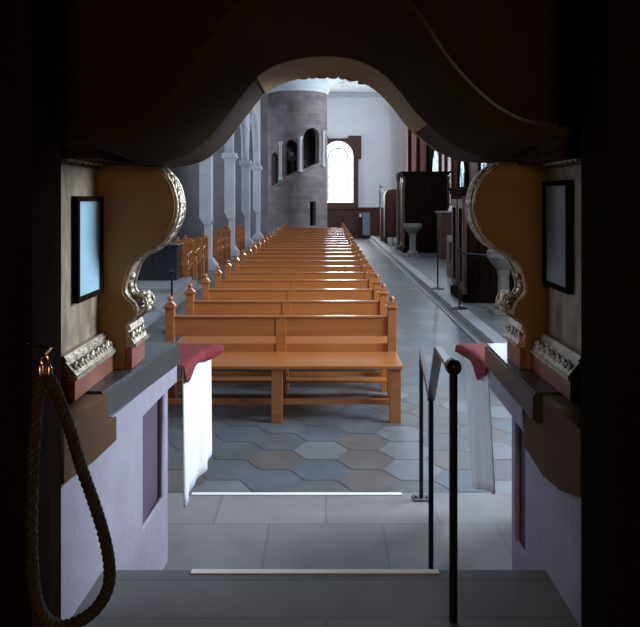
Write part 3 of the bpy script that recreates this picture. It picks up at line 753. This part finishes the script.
def mould(bm, xi, s, y0, y1, z0, z1, out0, out1):
    """moulding block whose inner face slopes from out0 (bottom) to out1 (top)"""
    xo = xi+s*.25
    prism(bm, [(xi-s*out0, z0), (xo, z0), (xo, z1), (xi-s*out1, z1)], y0, y1)
for s in (-1, 1):
    ax = 0
    xp = s*.78+(0 if s < 0 else -.02)      # marbled side of the pilaster
    side = thing  # (unused)
    pil = obj('pilaster', bx(B(), min(xp, xp+s*.3), max(xp, xp+s*.3), 2.06, 2.40, 1.33, 1.92, bev=.003), 'marble', ret)
    bm = B(); mould(bm, xp, s, 2.03, 2.40, 1.2115, 1.272, .052, .052); obj('plinth', bm, 'redmarble', pil)
    bm = B()
    mould(bm, xp, s, 2.02, 2.40, 1.272, 1.284, .062, .062); mould(bm, xp, s, 2.03, 2.395, 1.284, 1.326, .058, .022); mould(bm, xp, s, 2.03, 2.40, 1.326, 1.340, .03, .02)
    for k in range(7):
        y = 2.06+k*.05; xx = xp-s*.044
        ball(bm, (xx, y, 1.305), .016, (.5, .95, 1.05), 10)
        ball(bm, (xx-s*.006, y, 1.311), .007, (.9, .8, 1.0), 8)
        ball(bm, (xx-s*.004, y+.025, 1.298), .008, (.5, .5, 1.5), 8)
    shade(obj('base_moulding', bm, 'silver', pil), 40)
    bm = B()
    mould(bm, xp, s, 2.03, 2.40, 1.90, 1.93, .005, .03); mould(bm, xp, s, 2.02, 2.41, 1.93, 1.965, .035, .035)
    obj('capital', bm, 'redwood', pil)
    bm = B()
    for k in range(7): ball(bm, (xp-s*.026, 2.05+k*.05, 1.915), .012, (.7, 1.1, .8), 8)
    tube(bm, [(xp-s*.026, 2.04, 1.915), (xp-s*.026, 2.36, 1.915)], .005, 8)
    shade(obj('capital_beads', bm, 'silver', pil))
    # entablature running over pilaster and bracket
    bm = B()
    xe = s*.66+ax
    mould(bm, xe, s, 2.0, 2.195, 1.94, 1.975, .0, .02); mould(bm, xe, s, 1.97, 2.195, 1.975, 2.0, .05, .08); mould(bm, xe, s, 2.02, 2.56, 1.915, 1.94, .0, .0)
    obj('entablature', bm, 'archwood', ret)
    # framed sheet hanging on the pilaster
    # scroll bracket
    cpx = [(152, 166), (160, 172), (168, 181.5), (173, 195), (174.5, 209), (171, 224), (162, 239), (149, 249.5), (137, 256), (129, 265.5), (124.5, 278), (122, 291), (126, 299),
           (132, 304.5), (134, 311), (131.5, 318), (125, 323)]
    d = 2.41
    C2 = [Vector((*xz(px, py, d), 0)) for px, py in cpx]
    C2 = [(p.x, p.y) for p in smoothline(C2, 4)]
    if s > 0: C2 = [(-x-.004, z) for x, z in C2]
    xo = s*.86
    low = [(C2[-1][0], 1.2115), (xo, 1.2115)]
    poly = [(C2[0][0], 1.925)]+C2+low+[(xo, 1.925)]
    br = obj('scroll_bracket', shape([poly], 2.41, 2.56), 'goldwood', ret); shade(br, 20)
    # silver edge: two rims and a leaf run between them
    nb = normals(C2)
    sg = 1 if s < 0 else -1
    # pick outward normal (towards the opening)
    def O(i, off): return (C2[i][0]+(-sg)*nb[i].x*off*(-1), C2[i][1]+(-sg)*nb[i].y*off*(-1))
    test = O(16, .02)
    fl = 1 if abs(test[0]) < abs(C2[16][0]) else -1
    def O(i, off): return (C2[i][0]+fl*sg*nb[i].x*off, C2[i][1]+fl*sg*nb[i].y*off)
    bm = B()
    idx = range(0, len(C2))
    for y in (2.425, 2.55): tube(bm, [(O(i, .004)[0], y, O(i, .004)[1]) for i in idx], .0075, 8)
    # ribbon
    a = [O(i, .003) for i in idx]; c = [O(i, -.004) for i in idx]
    m_ = shape([a+c[::-1]], 2.425, 2.555)
    tmp = bpy.data.meshes.new('tmp'); m_.to_mesh(tmp); m_.free(); bm.from_mesh(tmp); bpy.data.meshes.remove(tmp)
    for i in range(5, 34, 2):
        g = math.sin((i-3)/32*PI); p = O(i, .006); tdir = Vector((C2[i+1][0]-C2[i][0], 0, C2[i+1][1]-C2[i][1]))
        ang = math.atan2(tdir.x, tdir.z)
        for dy, tl in ((-.03, .5), (.03, -.5), (0, 0)):
            R = Matrix.Rotation(ang, 4, 'Y') @ Matrix.Rotation(tl, 4, 'X')
            ball(bm, (p[0], 2.49+dy, p[1]), .019*(.5+.6*g), (.6, .5, 1.35), 8, R)
    for i in range(40, 58, 3):
        p = O(i, .006); ball(bm, (p[0], 2.49, p[1]), .012, (1, 1.8, 1.2), 8)
    # small curled leaf at the lower volute
    for k in range(10):
        a_ = k/9*PI*1.3-.6; cxx, czz = O(54, .012)
        r_ = .034
        ball(bm, (cxx-s*(.002+r_*.55*math.cos(a_)), 2.50+.02*math.sin(k*2), czz+r_*math.sin(a_)), .012, (1, 2.0, 1.1), 8)
    for y in (2.44, 2.54):
        cxx, czz = O(54, .008)
        tube(bm, [(cxx-s*(.0+.03*math.cos(q)), y, czz+.036*math.sin(q)) for q in [(-1.5+3.2*k/12) for k in range(13)]], .006, 8)
    shade(obj('leaf_edge', bm, 'silver', br), 50)
    xb = s*.665
    bm = B(); mould(bm, xb, s, 2.414, 2.585, 1.2115, 1.285, -.004, -.004); obj('plinth', bm, 'redmarble', br)
    bm = B()
    mould(bm, xb, s, 2.414, 2.59, 1.285, 1.296, .010, .010); mould(bm, xb, s, 2.414, 2.585, 1.296, 1.345, .004, -.018); mould(bm, xb, s, 2.414, 2.585, 1.345, 1.362, -.006, -.012)
    for k in range(4):
        y = 2.43+k*.045
        ball(bm, (xb+s*.006, y, 1.322), .017, (.5, .9, 1.1), 10); ball(bm, (xb-s*.0, y, 1.327), .007, (1, .8, 1), 8)
    shade(obj('base_moulding', bm, 'silver', br), 40)
    # rear frame posts nearest the camera
    a, b = sorted((s*.68 if s < 0 else .655, s*2.2))
    struct('trim_rear_left' if s < 0 else 'trim_rear_right', box(a, b, 1.62, 1.797, .66, 3.1), 'darkwood')
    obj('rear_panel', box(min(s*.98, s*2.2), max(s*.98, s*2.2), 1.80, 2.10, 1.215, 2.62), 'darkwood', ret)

# framed sheets: hang on the pilasters
def framed(s, label, sheetmat, xf, y0, y1, z0, z1):
    t = thing('framed_sheet', label, 'picture', (xf, (y0+y1)/2, z0))
    w = .016
    bm = shape([[(y0-w, z0-w), (y1+w, z0-w), (y1+w, z1+w), (y0-w, z1+w)], [(y0, z0), (y1, z0), (y1, z1), (y0, z1)]], 0, .018, axis='X')
    for v in bm.verts: v.co.x = xf-s*v.co.x
    obj('frame', bm, 'darkwood', t)
    obj('sheet', box(min(xf, xf-s*.010), max(xf, xf-s*.010), y0, y1, z0, z1), sheetmat, t)
framed(-1, 'dark-framed pale blue sheet on the left marbled pilaster', 'paper', -.778, 2.165, 2.375, 1.492, 1.79)
framed(1, 'dim framed grey sheet on the right marbled pilaster', 'greypaper', .758, 2.165, 2.375, 1.52, 1.84)

# ------------------------------------------------------------------ rope with brass hook at lower left
RP = [(48, 376), (56, 398), (66, 432), (76, 470), (88, 505), (99, 538), (106, 566), (107, 588), (98, 606), (82, 617), (62, 620), (46, 604), (39, 570), (37, 520), (37, 460), (38, 410), (40, 376)]
dd = 1.5
rp = smoothline([Vector((xz(px, py, dd-.0)[0], dd+.03*math.sin(i*.4), xz(px, py, dd)[1])) for i, (px, py) in enumerate(RP)], 14)
fr = frames(rp)
bm = B(); L = 0
for strand in range(3):
    pts = []; L = 0
    for i, (p, u, w) in enumerate(fr):
        if i: L += (p-fr[i-1][0]).length
        a = L*150+strand*2*PI/3
        pts.append(p+u*.0066*math.cos(a)+w*.0066*math.sin(a))
    tube(bm, pts, .0074, 7)
rt = thing('barrier_rope', 'dark twisted rope hanging in a loop from a brass hook, lower left', 'rope', (rp[0].x, dd, rp[0].z))
shade(obj('rope', bm, 'rope', rt))
for nme, i0, px in (('hook', 0, 49), ('hook', -1, 40)):
    x, z = xz(px, 372, dd); bm = lathe(B(), [(.0075, -.018), (.008, -.012), (.007, .010), (.004, .016)], (x, dd, z), 12)
    shade(obj('end_sleeve', bm, 'brass', rt))
x, z = xz(44.5, 360, dd)
bm = tube(B(), [(x+.008*math.cos(q), dd, z+.010*math.sin(q)) for q in [2*PI*k/20 for k in range(21)]], .0028, 8)
tube(bm, [(x, dd+.0, z+.010), (x-.01, dd+.06, z+.012), (x-.085, 1.61, z+.01), (x-.085, 1.63, z+.01)], .003, 8)
shade(obj('hook_ring', bm, 'brass', rt))
